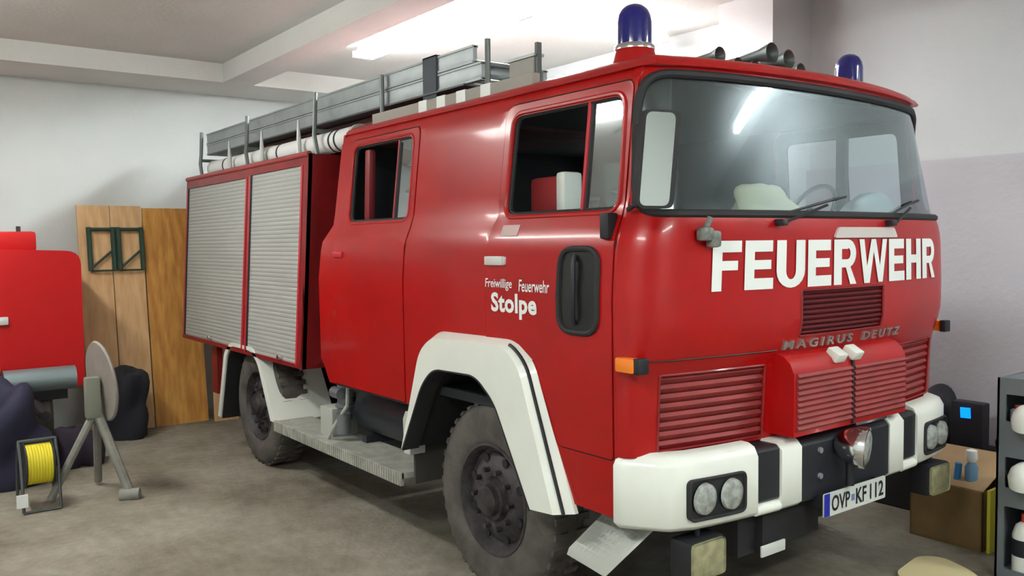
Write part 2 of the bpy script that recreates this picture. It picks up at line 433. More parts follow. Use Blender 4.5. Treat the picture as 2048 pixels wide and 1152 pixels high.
def slats(outline, z0, z1, s0, s1, n, name, par, m, dep=.02, back=None):
    b = MB(); panel(b, outline, [], fF, dep+.006, dep+.012, .06, 0)
    for i in range(n):
        z = z0+(z1-z0)*(i+.5)/n; h = (z1-z0)/n; N = 14
        prof = [(-.46*h, dep), (.1*h, .002), (.46*h, dep*.8)]
        rows = [[b.bm.verts.new(fF(s0+(s1-s0)*k/N, z+q[0], q[1])) for k in range(N+1)] for q in prof]
        for A, B in zip(rows, rows[1:]):
            for k in range(N): b.bm.faces.new((A[k], A[k+1], B[k+1], B[k]))
    return obj(name, b, m, par)
slats(ug, 1.39, 1.60, s_of_y(.87), s_of_y(1.55), 9, 'upper_grille', front, mat('dark_maroon_slats', (.14, .015, .02), .5))
slats(lg[0], .95, 1.27, s_of_y(.11), s_of_y(.70), 8, 'lower_grille', front, maroon)
slats(lg[1], .95, 1.27, s_of_y(1.70), s_of_y(2.31), 8, 'lower_grille', front, maroon)
b = MB(); ring(b, ug, fF, 0, .006, .05, 6); ring(b, lg[0], fF, 0, .006, .05, 6); ring(b, lg[1], fF, 0, .006, .05, 6); obj('grille_rim', b, redd, front)
b = MB(); b.tube([fF(-SMAX+.06+i*(SMAX+.0-.52)/12, 1.335, -.001) for i in range(13)], .003, 5); obj('seam', b, black, front)
ws = MB(); panel(ws, wso, [], fF, .012, .015, .04, 0); wsp = obj('windscreen', ws, wsglass, T)
b = MB(); ring(b, offs(wso, -.006), fF, .004, .019, .03, 8); obj('windscreen_seal', b, dkrub, wsp)
# lettering
GL = {}
tv, th = .33, .23
GL['F'] = (.60, [[(0, 0), (tv, 0), (tv, 1), (0, 1)], [(tv, 1-th), (1, 1-th), (1, 1), (tv, 1)], [(tv, .41), (.88, .41), (.88, .60), (tv, .60)]])
GL['E'] = (.64, [[(0, 0), (tv, 0), (tv, 1), (0, 1)], [(tv, 1-th), (.97, 1-th), (.97, 1), (tv, 1)], [(tv, .41), (.92, .41), (.92, .60), (tv, .60)], [(tv, 0), (1, 0), (1, th), (tv, th)]])
GL['H'] = (.70, [[(0, 0), (tv, 0), (tv, 1), (0, 1)], [(1-tv, 0), (1, 0), (1, 1), (1-tv, 1)], [(tv, .41), (1-tv, .41), (1-tv, .61), (tv, .61)]])
def arcs(cx, cz, rx, rz, rx2, rz2, a0, a1, n=10):
    return [[(cx+rx*math.cos(R(a0+(a1-a0)*k/n)), cz+rz*math.sin(R(a0+(a1-a0)*k/n))), (cx+rx*math.cos(R(a0+(a1-a0)*(k+1)/n)), cz+rz*math.sin(R(a0+(a1-a0)*(k+1)/n))),
             (cx+rx2*math.cos(R(a0+(a1-a0)*(k+1)/n)), cz+rz2*math.sin(R(a0+(a1-a0)*(k+1)/n))), (cx+rx2*math.cos(R(a0+(a1-a0)*k/n)), cz+rz2*math.sin(R(a0+(a1-a0)*k/n)))] for k in range(n)]
GL['U'] = (.70, [[(0, .36), (tv, .36), (tv, 1), (0, 1)], [(1-tv, .36), (1, .36), (1, 1), (1-tv, 1)]]+arcs(.5, .36, .5, .36, .5-tv, .18, 180, 360))
GL['R'] = (.70, [[(0, 0), (tv, 0), (tv, 1), (0, 1)], [(tv, 1-th+.02), (.60, 1-th+.02), (.60, 1), (tv, 1)], [(tv, .38), (.60, .38), (.60, .56), (tv, .56)], [(.50, .38), (.70, .40), (.98, 0), (.70, 0)]]+arcs(.60, .69, .36, .31, .10, .12, -90, 90))
GL['W'] = (.98, [[(0, 1), (.17, 1), (.33, 0), (.17, 0)], [(.17, 0), (.36, 0), (.56, 1), (.42, 1)], [(.44, 1), (.58, 1), (.83, 0), (.67, 0)], [(.67, 0), (.83, 0), (1, 1), (.83, 1)]])
wsum = sum(GL[c][0] for c in 'FEUERWEHR'); gap = .075; tot = wsum+gap*8; xx = -.87; sc_ = 1.83/tot
for c in 'FEUERWEHR':
    b = MB(); w_ = GL[c][0]*sc_
    for pl in GL[c][1]:
        dp = densify(pl, .4); b.bm.faces.new([b.bm.verts.new(fF(xx+p[0]*w_, 1.615+p[1]*.212, -.004)) for p in dp])
    bmesh.ops.remove_doubles(b.bm, verts=b.bm.verts[:], dist=.0004)
    obj('letter', b, letter, T, 'white letter %s of the FEUERWEHR lettering' % c, smooth=False)
    xx += w_+gap*sc_
b = MB(); lettering(b, 'MAGIRUS', fF, -.43, 1.335, .075, 1.378, -.012, .03, space=1.45, d1=0); obj('maker_lettering', b, mat('dull_chrome', (.5, .45, .42), .35, metal=.8), T, 'dull chrome capital letters above the winch cover', smooth=False); b = MB(); lettering(b, 'DEUTZ', fF, .165, 1.335, .53, 1.378, -.012, .03, space=1.45, d1=0)
obj('maker_lettering', b, mat('dull_chrome', (.5, .45, .42), .35, metal=.8), T, 'dull chrome capital letters above the winch cover', smooth=False)
b = MB(); sh = rpoly([(-.11, 1.835), (.46, 1.835), (.43, 1.885), (-.08, 1.885)], .015); panel(b, sh, [], fF, -.012, 0, .06, 0); obj('hood_latch_plate', b, mat('worn_white', (.6, .55, .52), .5), T)
# centre winch cover
wc = MB(); y0, y1, zt, zb, xf = .745, 1.68, 1.325, .955, .17
prof = [(-.02, zt-.0), (.06, zt), (.115, zt-.015), (.15, zt-.045), (xf, zt-.09), (xf, zb), (-.02, zb)]
wc.prism(prof, lambda x, z, y: Vector((x, y, z)), y0, y1)
wco = obj('winch_cover', wc, redd if False else red, T)
for (a, c) in ((.765, 1.19), (1.215, 1.665)):
    b = MB(); n = 10
    b.bx((xf-.004, a, .975), (xf+.003, c, 1.235))
    for i in range(n):
        z = .975+.26*(i+.5)/n; h = .026
        b.prism([(xf+.003, z-.45*h), (xf+.014, z+.0*h), (xf+.003, z+.45*h)], lambda x, z, y: Vector((x, y, z)), a, c)
    obj('louvre', b, maroon, wco)
b = MB(); b.bx((xf-.01, 1.193, .96), (xf+.008, 1.207, 1.26)); obj('seam', b, black, wco)
for yy in (1.10, 1.235):
    obj('catch', MB().box((.15, yy, 1.292), (.07, .075, .045), Matrix.Rotation(R(30), 3, 'Y'), .006), white, wco, 'white catch on the top edge')
# doors
for sd in (0, 1):
    f = side_f(sd)
    for nm, ol, wn in (('rear_door', rdo, rw), ('front_door', fdo, fw)):
        dd_ = MB(); panel(dd_, offs(ol, -.007), [wn], f, -.004, .028, .06)
        door = obj(nm, dd_, [red, interior], T)
        b = MB(); ring(b, ol, f, .012, .010, .05, 6); obj('door_gap_seal', b, dkrub, door)
        b = MB(); ring(b, offs(wn, .014), f, .0, .013 if nm == 'front_door' else .009, .04, 8); obj('window_frame', b, red, door)
        b = MB(); ring(b, offs(wn, -.002), f, .015, .012, .04, 8); obj('window_seal', b, dkrub, door)
        if nm == 'front_door': xm = -.45 if sd == 0 else -.57; x1 = -.215
        else: xm = -2.165; x1 = -1.975
        b = MB(); b.tube([f(xm, 1.97+.49*k/6, .012) for k in range(7)], .012 if nm == 'front_door' else .007, 8)
        if sd: b.bx((xm-.03, W-.16, 1.97), (xm+.03, W-.12, 2.46))
        obj('window_divider', b, redframe if sd == 0 else black, door)
        if sd == 0:
            pn = [p for p in densify(wn, .02) if p[0] > xm]
            b = MB(); panel(b, pn, [], lambda x, z, q: f(x, z, q), .014, .018, .08, 0); obj('window_pane', b, sdglass, door)
            b = MB(); b.tube([f(xm+.022, 1.98+.46*k/6, .014) for k in range(7)], .011, 6); obj('pane_gasket', b, dkrub, door)
        else:
            b = MB(); panel(b, wn, [], f, .016, .019, .15, 0); obj('window_pane', b, farglass, door)
        if nm == 'front_door':
            hx, hz = (-1.065, -.93), 1.742
            b = MB(); b.box(((hx[0]+hx[1])/2, (-.03 if sd == 0 else W+.03), hz), (.15, .022, .045), None, .008)
            for x in hx: b.box((x+.0, (-.012 if sd == 0 else W+.012), hz), (.03, .04, .04), None, .006)
            obj('door_handle', b, handle_m, door, 'white door handle')
            rec = rpoly([(-.505, 1.435), (-.255, 1.435), (-.255, 1.80), (-.505, 1.80)], .085, 7)
            b = MB(); panel(b, rec, [], f, -.008, .0, .08, 0); obj('grab_recess', b, mat('recess_black', (.012, .013, .012), .3), door, 'black oval grab recess')
            b = MB(); ring(b, rec, f, -.008, .014, .03, 8); obj('recess_rim', b, dkrub, door)
            b = MB(); b.tube([f(-.40, 1.77, -.012), f(-.39, 1.74, -.03), f(-.385, 1.50, -.03), f(-.395, 1.47, -.012)], .011, 8); obj('grab_bar', b, black, door)
            b = MB()
            for zc, hh in ((1.862, .004), (1.835, .002)): pass
        else:
            b = MB(); b.box((-2.755, (-.024 if sd == 0 else W+.024), 1.765), (.13, .02, .04), None, .008); b.box((-2.80, (-.01 if sd == 0 else W+.01), 1.765), (.03, .03, .05), None, .006)
            obj('door_handle', b, redframe, door)
        if sd == 0 and nm == 'front_door':
            b = MB(); lettering(b, 'Freiwillige', f, -1.075, 1.598, -.855, 1.655, -.0065, .01); lettering(b, 'Feuerwehr', f, -.80, 1.598, -.575, 1.655, -.0065, .01)
            obj('door_lettering', b, letter, door, 'white Freiwillige Feuerwehr lettering', smooth=False)
            b = MB(); lettering(b, 'Stolpe', f, -1.025, 1.465, -.665, 1.588, -.0065, .035, space=1.05); obj('door_lettering', b, letter, door, 'bold white Stolpe lettering', smooth=False)
            b = MB(); panel(b, rrect(-.985, 1.862, -.85, 1.915, .006), [], f, -.008, -.003, .05, 0); obj('small_plate', b, mat('pinkish_plate', (.55, .38, .36), .5), door)
            b = MB(); b.bx((-.245, -.028, 1.84), (-.19, .03, 1.95), .01); obj('mirror_bracket', b, black, door)
# indicators, beacons
for yy, sg in ((-.03, -1), (W+.03, 1)):
    o = obj('indicator', MB().box((-.075, yy, 1.325), (.11, .05, .062), None, .012), orange, T, 'amber indicator lamp')
    obj('indicator_base', MB().box((-.012, yy+.01*-sg, 1.325), (.035, .06, .066), None, .006), black, o)
for bx_, by_ in ((-.38, .32), (-.42, 2.10)):
    b = MB().lathe([(2.56-2.56, .125), (.03, .12), (.075, .102), (.125, .088), (.125, 0)], (bx_, by_, 2.565), (0, 0, 1)); base = obj('beacon_base', b, red, T)
    obj('chrome_ring', MB().lathe([(0, .084), (.0, .092), (.012, .093), (.025, .085), (.025, .07)], (bx_, by_, 2.688), (0, 0, 1)), chrome, base)
    dome = [(0, .079), (.11, .078), (.14, .073), (.165, .06), (.182, .04), (.19, .018), (.192, 0)]
    obj('beacon_dome', MB().lathe(dome, (bx_, by_, 2.705), (0, 0, 1)), blue, base, 'blue beacon dome')
# front corner handle bracket: stalk mirror on the windscreen corner
b = MB(); p0 = fF(-.94, 1.855, -.03)
b.box(p0, (.05, .06, .055), None, .012); b.box(p0+Vector((.01, .04, -.02)), (.05, .05, .07), None, .015)
b.tube([p0+Vector((0, 0, .02)), p0+Vector((.02, .01, .07))], .013, 8)
obj('parking_mirror', b, mat('worn_grey_bracket', (.22, .24, .22), .5, noise=.5, nscale=30), T)
# side mirrors
mroot = MB(); c = Vector((-.02, -.175, 2.14))
def mirror(c, sg):
    # oblong mirror facing back-outwards, seen from the front as a pale panel
    n = Vector((1.0, -.22*sg*-1, 0)).normalized()
    u = Vector((-n.y, n.x, 0)); o = []
    outl = rrect(-.085, -.19, .085, .19, .035, 5)
    mb = MB(); mb.prism(outl, lambda a, z, q: c+u*(a+sg*-.11*z*.9)+Vector((0, 0, z))+n*q, -.02, .02)
    h = obj('mirror', mb, dkrub, T)
    mb = MB(); mb.prism(rrect(-.076, -.180, .060, .180, .03, 5), lambda a, z, q: c+u*(a+sg*-.11*z*.9)+Vector((0, 0, z))+n*q, .019, .023)
    obj('mirror_face', mb, mirrorm, h)
    mb = MB(); y = -.01 if sg < 0 else W+.01
    mb.tube([(-.11, .06 if sg < 0 else W-.06, 2.30), c+Vector((-.02, 0, .10))], .011, 8); mb.tube([(-.12, .02 if sg < 0 else W-.02, 1.96), c+Vector((-.02, 0, -.12))], .011, 8)
    obj('mirror_arm', mb, black, h)
mirror(Vector((.085, -.03, 2.145)), -1)
# wipers
for y_a, y_b in ((.69, 1.02), (1.60, 1.86)):
    a = fF(s_of_y(y_a), 1.905, -.02); m_ = fF(s_of_y(y_b), 1.985, -.03)
    ar = obj('wiper', MB().tube([a, a+Vector((.02, .02, .005)), m_], .007, 6).box(a, (.05, .04, .03), None, .008), black, T)
    obj('wiper_blade', MB().tube([fF(s_of_y(y_a)+.04, 1.945, -.006), fF(s_of_y(y_b)+.02, 2.0, -.006), fF(s_of_y(y_b)+.2, 2.03, -.006)], .006, 6), black, ar)
# horns
hm = mat('horn_metal', (.10, .12, .115), .45, metal=.5)
obj('horn_bracket', MB().bx((-.75, 1.0, 2.66), (-.71, 1.78, 2.69)).bx((-.74, 1.05, 2.62), (-.72, 1.08, 2.68)).bx((-.74, 1.68, 2.62), (-.72, 1.71, 2.68)), hm, T)
for (y, z, r, ln) in ((1.465, 2.83, .055, .42), (1.615, 2.815, .052, .36), (1.725, 2.765, .042, .3), (1.035, 2.77, .042, .26), (1.18, 2.735, .04, .24), (1.32, 2.74, .036, .3)):
    o = obj('air_horn', MB().lathe([(0, .0), (0, .018), (ln*.5, .02), (ln*.8, r*.6), (ln, r), (ln-.004, r*.92), (ln*.8, r*.5), (ln*.7, 0)], (-.48-ln, y, z), (1, 0, .02), 24), hm, T)
    obj('horn_stay', MB().cyl((-.48-ln*.5, y, 2.62), (-.48-ln*.5, y, z), .012, 8), hm, o)
# cab interior
b = MB(); b.bx((-2.9, .06, .98), (-.1, W-.06, 1.03)); obj('cab_floor', b, interior, T)
obj('headliner', MB().bx((-2.9, .17, 2.525), (-.13, W-.17, 2.54)), mat('headliner_grey', (.06, .07, .075), .8), T)
b = MB(); panel(b, [(-SMAX+.2, 1.4), (SMAX-.2, 1.4), (SMAX-.2, 1.9), (-SMAX+.2, 1.9)], [], fF, .05, .08, .2, 0); b.bx((-.52, .14, 1.83), (-.06, W-.14, 1.90), .02); obj('dashboard', b, mat('dash_grey', (.10, .115, .12), .7), T)
b = MB(); b.tube([(-.50+.19*math.sin(a)*.5, 1.85+.2*math.cos(a), 1.97+.16*math.sin(a)) for a in [2*PI*i/24 for i in range(24)]], .013, 8, closed=True).cyl((-.50, 1.85, 1.97), (-.35, 1.85, 1.88), .02); obj('steering_wheel', b, black, T)
def seat(x, y, w_, nm='seat', m=seatm, h=2.12):
    b = MB(); b.box((x, y, 1.50), (.46, w_, .14), None, .04); b.box((x-.24, y, (1.5+h)/2), (.12, w_, h-1.5), Matrix.Rotation(R(-7), 3, 'Y'), .04); b.bx((x-.2, y-w_*.4, 1.03), (x+.2, y+w_*.4, 1.44))
    return obj(nm, b, m, T)
seat(-.85, .55, .5, h=1.98); seat(-.85, 1.85, .5, h=1.98); seat(-2.55, 1.21, 1.9, 'rear_bench', mat('rear_bench_dark', (.03, .02, .025), .8), h=1.95)
b = MB().box((-.96, .30, 2.055), (.22, .10, .21), Matrix.Rotation(R(0), 3, 'Z'), .03); obj('headrest', b, mat('red_padding', (.34, .03, .03), .6), T, 'red headrest seen through the open door window')
b = MB().box((-.815, .30, 2.065), (.07, .12, .22), None, .02); obj('headrest_trim', b, white, T)
b = MB().box((-2.60, .14, 2.21), (.07, .05, .46), Matrix.Rotation(R(4), 3, 'Y'), .02); obj('belt_pad', b, redseat, T)
# lower wheelhouse / underside, chassis
b = MB()
for y in (.62, 1.72): b.bx((-6.2, y-.04, .62), (-.05, y+.04, .86))
for x in (-6.1, -5.2, -3.5, -2.2, -.3): b.bx((x-.05, .62, .66), (x+.05, 1.72, .82))
for x in (-1.16, -4.60): b.tube([(x, .2, .5), (x, .9, .5), (x, 1.05, .5), (x, 1.4, .5), (x, 1.55, .5), (x, W-.2, .5)], [.07, .075, .16, .16, .075, .07], 14)
b.bx((-1.0, .8, .45), (.0, 1.6, .95), .05); b.tube([(-4.6, 1.2, .52), (-1.1, 1.2, .55)], .045, 10)
b.bx((-2.9, .35, .86), (-.15, W-.35, .96))
obj('chassis', b, chassis, T)
def wheel(x, y, sg):
    # sg=-1: outer face towards -y
    ax = (0, sg, 0); r = .5; o = (x, y, r)
    tp = [(-.24, .29), (-.25, .36), (-.23, .45), (-.19, .485), (-.12, .498), (-.0-.03, .497), (.0, .48), (.02, .44), (.022, .36), (.008, .295), (-.01, .28), (-.24, .28)]
    b = MB().lathe([(h, q) for h, q in tp], o, ax, 64)
    for k in range(40):
        a = 2*PI*k/40
        for hh in (-.18, -.045):
            c = Vector((x+math.cos(a)*.496, y+sg*hh, r+math.sin(a)*.496)); b.box(c, (.018, .075, .035), Matrix.Rotation(-a, 3, 'Y'))
    ty = obj('tyre', b, tyrem, T)
    b = MB().lathe([(-.012, .30), (.012, .292), (.014, .28), (-.01, .27), (-.05, .262), (-.055, .24), (-.03, .22), (-.012, .17), (-.01, .13), (-.02, .10), (-.02, 0)], o, ax, 48)
    rim = obj('rim', b, rimm, ty)
    b = MB().lathe([(-.02, .12), (.018, .105), (.022, .085), (.045, .078), (.055, .06), (.057, 0)], o, ax, 32)
    for k in range(10):
        a = 2*PI*k/10; c = Vector((x+math.cos(a)*.155, y+sg*-.012, r+math.sin(a)*.155)); b.cyl(c, c+Vector((0, sg*.035, 0)), .014, 8)
    obj('hub', b, hubm, rim)
    for k in range(8 if sg < 0 else 0):
        a = 2*PI*(k+.5)/8; c = Vector((x+math.cos(a)*.215, y+sg*-.030, r+math.sin(a)*.215)); obj('vent_hole', MB().cyl(c, c+Vector((0, sg*.012, 0)), .024, 10), black, rim)
for (x, y) in ((-1.16, .06), (-4.56, .10)): wheel(x, y, -1); wheel(x, W-y, 1)
# front fenders
def prof3(pts_o, pts_i, f, yo, yi, y3):
    b = MB(); n = len(pts_o)
    A = [b.bm.verts.new(f(*pts_o[i], y3)) for i in range(n)]; B = [b.bm.verts.new(f(*pts_o2[i], yo)) for i in range(n)]
    C_ = [b.bm.verts.new(f(*pts_i[i], yo)) for i in range(n)]; D = [b.bm.verts.new(f(*pts_i[i], yi)) for i in range(n)]; E_ = [b.bm.verts.new(f(*pts_o[i], yi)) for i in range(n)]
    rings = [A, B, C_, D, E_]
    for P_, Q in zip(rings, rings[1:]+[A]):
        for i in range(n-1): b.bm.faces.new((P_[i], P_[i+1], Q[i+1], Q[i]))
    b.bm.faces.new([r_[0] for r_ in rings]); b.bm.faces.new([r_[-1] for r_ in rings][::-1]); return b
def openr(pts, rad):
    q = rpoly(pts, [0]+[rad]*(len(pts)-2)+[0], 6); return q
fo_ = openr([(-1.875, .66), (-1.665, 1.26), (-1.53, 1.36), (-.83, 1.37), (-.695, 1.28), (-.42, .62)], .07)
fo2_ = openr([(-1.855, .66), (-1.645, 1.235), (-1.52, 1.325), (-.86, 1.335), (-.745, 1.25), (-.50, .61)], .07)
fi_ = openr([(-1.845, .66), (-1.62, 1.06), (-1.50, 1.16), (-1.10, 1.17), (-.94, 1.06), (-.665, .595)], .07)
for sd in (0, 1):
    ff = (lambda x, z, y: Vector((x, y, z))) if sd == 0 else (lambda x, z, y: Vector((x, W-y, z)))
    pts_o2 = fo2_
    fen = obj('front_wheel_arch', prof3(fo_, fi_, ff, -.085, .0, -.02), white, T, 'white wheel arch')
    b = MB(); b.tube([ff(x, z, -.055) for x, z in [((a[0]+c[0])/2, (a[1]+c[1])/2) for a, c in zip(fo_, fo2_)]][18:], .009, 6); obj('trim_line', b, black, fen)
    b = MB(); q_ = [(-1.158+(x+1.158)*.985, z-.008) for x, z in fi_]; rg = [[b.bm.verts.new(ff(x, z, y)) for x, z in L] for L, y in ((fi_, -.088), (q_, -.088), (q_, .02), (fi_, .02))]
    for P_, Q in zip(rg, rg[1:]+[rg[0]]):
        for i in range(len(fi_)-1): b.bm.faces.new((P_[i], P_[i+1], Q[i+1], Q[i]))
    b.bm.faces.new([r_[0] for r_ in rg]); b.bm.faces.new([r_[-1] for r_ in rg]); obj('arch_lip', b, dkrub, fen)
    # wheel housing
    b = MB(); n = len(fi_); A = [b.bm.verts.new(ff(x, z, .0)) for x, z in fi_]; B = [b.bm.verts.new(ff(x, z, .62)) for x, z in fi_]
    for i in range(n-1): b.bm.faces.new((A[i], A[i+1], B[i+1], B[i]))
    b.bm.faces.new(B); obj('wheel_housing', b, chassis, fen)
# rear wheel arch
ro = openr([(-5.33, .30), (-5.12, .90), (-4.95, 1.0), (-4.45, 1.0), (-4.27, .90), (-3.97, .455)], .06)
ri = openr([(-5.27, .30), (-5.06, .88), (-4.93, .97), (-4.47, .97), (-4.32, .88), (-4.07, .455)], .06)
for sd in (0, 1):
    ff = (lambda x, z, y: Vector((x, y, z))) if sd == 0 else (lambda x, z, y: Vector((x, W-y, z)))
    b = MB(); n = len(ro)
    rg = [[b.bm.verts.new(ff(p[0], p[1], y)) for p in L] for L, y in ((ro, -.0), (ri, -.0), (ri, .5), (ro, .5))]
    for P_, Q in zip(rg, rg[1:]+[rg[0]]):
        for i in range(n-1): b.bm.faces.new((P_[i], P_[i+1], Q[i+1], Q[i]))
    b.bm.faces.new([r_[0] for r_ in rg]); b.bm.faces.new([r_[-1] for r_ in rg]); fen = obj('rear_wheel_arch', b, white, T, 'white wheel arch')
    b = MB(); q_ = [(-4.66+(x+4.66)*.97, z-.012) for x, z in ri]; rg = [[b.bm.verts.new(ff(x, z, y)) for x, z in L] for L, y in ((ri, .015), (q_, .015), (q_, .49), (ri, .49))]
    for P_, Q in zip(rg, rg[1:]+[rg[0]]):
        for i in range(len(ri)-1): b.bm.faces.new((P_[i], P_[i+1], Q[i+1], Q[i]))
    b.bm.faces.new([r_[0] for r_ in rg]); b.bm.faces.new([r_[-1] for r_ in rg]); obj('arch_liner', b, dkrub, fen)
# running board between the arches
b = MB(); b.bx((-3.97, .0, .435), (-2.0, .30, .47)); b.bx((-3.97, -.012, .395), (-2.0, .01, .475))
for i in range(64): x = -3.95+i*.0305; b.bx((x, -.018, .40), (x+.012, -.012, .47))
obj('running_board', b, steel, T)
b = MB(); b.prism([(-1.97, .60), (-1.90, .60), (-1.88, .86), (-1.95, .85), (-1.98, .8)], lambda x, z, y: Vector((x, y, z)), .0, .10); obj('splash_plate', b, mat('pale_splash', (.5, .53, .5), .5), T)
b = MB(); b.cyl((-3.0, .36, .68), (-2.02, .36, .68), .17, 32); b.bx((-2.9, .2, .46), (-2.84, .5, .52)); b.bx((-2.2, .2, .46), (-2.14, .5, .52)); obj('fuel_tank', b, mat('tank_blue_black', (.02, .024, .032), .5), T)
b = MB(); b.tube([(-2.94, .12, .88), (-2.96, .12, .72), (-3.06, .06, .56), (-3.14, .05, .46)], .013, 8); obj('hand_lever', b, mat('pale_lever', (.42, .43, .38), .5), T)
b = MB(); b.box((-3.26, .2, .56), (.2, .2, .22), None, .01); obj('stowage_box', b, mat('pale_grey_box', (.42, .44, .40), .6), T)
b = MB(); b.cyl((-3.1, .18, .60), (-3.1, .18, .88), .06, 16); b.cyl((-3.02, .12, .52), (-3.02, .12, .66), .05, 16); b.cyl((-3.12, .1, .8), (-3.0, .1, .8), .04, 12)
b.lathe([(0, .06), (.01, .075), (.03, .075), (.04, .06)], (-3.1, .18, .68), (0, 0, 1), 16); b.lathe([(0, .06), (.01, .072), (.03, .072), (.04, .06)], (-3.1, .18, .76), (0, 0, 1), 16)
obj('filter_canister', b, mat('filter_grey', (.2, .22, .24), .4, metal=.5), T)
obj('mud_flap', MB().bx((-1.93, .04, .42), (-1.91, .50, .82)), mat('mud_flap_rubber', (.05, .047, .042), .85), T)
# cab step in front of the wheel
b = MB(); P4 = [(-.455, .46), (-.30, .765), (-.06, .69), (-.215, .42)]
stp = MB()
def fst(a, c, q):  # a along, c down the tread
    p = Vector((-.47, -.015, .455)).lerp(Vector((-.215, -.02, .43)), a); p2 = Vector((-.33, .19, .70)).lerp(Vector((-.08, .19, .66)), a)
    return p.lerp(p2, c)+Vector((0, -.01, -.02))*q
stp.prism([(0, 0), (1, 0), (1, 1), (0, 1)], fst, 0, 1.4)
for i in range(9): stp.prism([(.04, .08+i*.1), (.96, .08+i*.1), (.96, .11+i*.1), (.04, .11+i*.1)], fst, -.25, 0)
for i in range(10): stp.prism([(.03+i*.1, .04), (.05+i*.1, .04), (.05+i*.1, .96), (.03+i*.1, .96)], fst, -.25, 0)
stp.bx((-.40, .18, .60), (-.12, .22, .90))
obj('entry_step', stp, mat('step_aluminium', (.40, .42, .38), .45, metal=.4), T)
# bumper
def xb(y):
    t = min(abs(y-1.21), 1.2)/1.2; return .15-.10*t**3 - (max(0, t-.90)/.10)**1.6*.10
ysb = [-.015, .0, .03, .06, .1, .14, .2, .3, .45, .55, .70]
def bar(b, yl, z0, z1, dep, add=0, bev=.02, ret=False):
    pr = [(0-dep, z0), (-bev, z0), (0, z0+bev), (0, z1-bev*1.8), (-bev*1.4, z1-bev*.3), (-bev*2.6, z1), (-dep, z1)]
    rg = [[b.bm.verts.new((xb(y)+q[0]+add, y, q[1])) for q in pr] for y in yl]
    for A, B in zip(rg, rg[1:]):
        for j in range(len(pr)): b.bm.faces.new((A[j], A[(j+1) % len(pr)], B[(j+1) % len(pr)], B[j]))
    b.bm.faces.new(rg[0]); b.bm.faces.new(rg[-1][::-1]); return b
def lamp_pair(yc, par):
    b = MB(); x = xb(yc)
    b.prism(rrect(yc-.155, .675, yc+.155, .85, .03), lambda y, z, q: Vector((xb(y)+q, y, z)), -.06, .004); hl = obj('headlight', b, black, par)
    for k in (-1, 1):
        obj('lamp_lens', MB().lathe([(.0, .068), (.012, .064), (.022, .045), (.026, 0)], (xb(yc+k*.073)+.002, yc+k*.073, .762), (1, 0, 0), 28), lens, hl)
    b = MB(); ring(b, rrect(yc-.15, .68, yc+.15, .845, .028), lambda y, z, q: Vector((xb(y)+q, y, z)), .006, .008, .05, 6); obj('headlight_trim', b, dkrub, hl)
for sg in (0, 1):
    def my(L): return [y if sg == 0 else W-y for y in L]
    b = MB()
    path = [(-.16, -.035), (-.14, -.036), (-.115, -.025), (.02, .07), (.045, .095), (.062, .13)]+[(xb(y), y) for y in (.2, .3, .42, .545)]
    nz = []
    for k in range(len(path)):
        a_, c_ = path[max(0, k-1)], path[min(len(path)-1, k+1)]; tx_, ty_ = c_[0]-a_[0], c_[1]-a_[1]; L_ = math.hypot(tx_, ty_); nz.append((ty_/L_, -tx_/L_))
    pr = [(-.10, .63), (-.025, .63), (0, .655), (0, .895), (-.022, .935), (-.055, .948), (-.10, .948)]
    rg = [[b.bm.verts.new((p[0]+n_[0]*q[0], (p[1]+n_[1]*q[0]) if sg == 0 else W-(p[1]+n_[1]*q[0]), q[1])) for q in pr] for p, n_ in zip(path, nz)]
    for A, B in zip(rg, rg[1:]):
        for j in range(len(pr)): b.bm.faces.new((A[j], A[(j+1) % len(pr)], B[(j+1) % len(pr)], B[j]))
    b.bm.faces.new(rg[0]); b.bm.faces.new(rg[-1][::-1])
    bar(b, my([.545, .62, .70]), .63, .68, .10, bev=.012); bar(b, my([.70, .77, .84]), .63, .935, .12, bev=.02)
    bo = obj('bumper_end', b, white, T, 'white bumper section', ang=50)
    lamp_pair(.31 if sg == 0 else W-.31, bo)
    b = MB(); bar(b, my([.547, .62, .698]), .683, .925, .11, -.012, .01); obj('bumper_infill', b, black, bo)
b = MB(); bar(b, [.842+i*(W-1.684)/8 for i in range(9)], .63, .93, .14, -.006, .02); obj('bumper_centre', b, mat('blue_black_beam', (.016, .018, .026), .45, noise=.2), T)
b = MB(); b.bx((-.10, .50, .44), (.06, 1.10, .63)); obj('under_beam', b, chassis, T)
b = MB(); b.bx((.06, .62, .44), (.10, .68, .63)); obj('tow_bracket', b, chassis, T); b = MB(); b.box((.115, .675, .461), (.01, .17, .05), None, .004); obj('tow_plate', b, mat('dull_white', (.6, .63, .6), .5), T)
for z in (.74, .86): obj('bolt', MB().cyl((.14, .98, z), (.155, .98, z), .014, 10), alu, T)
# centre lamp
b = MB().lathe([(-.13, .0), (-.125, .035), (-.09, .07), (-.03, .092), (0, .098), (.02, .096), (.022, .086)], (.255, 1.155, .865), (.93, .35, -.08), 36); cl = obj('search_lamp', b, chrome, T, 'chrome searchlight on the bumper')
obj('lamp_lens', MB().lathe([(.018, .088), (.03, .06), (.034, 0)], (.255, 1.155, .865), (.93, .35, -.08), 30), lens, cl)
obj('lamp_stalk', MB().cyl((.2, 1.14, .68), (.2, 1.14, .80), .02, 10), black, cl)
b = MB().bx((.03, 1.30, .925), (.135, 1.58, .955), .01); obj('winch_roller', b, chrome, T)
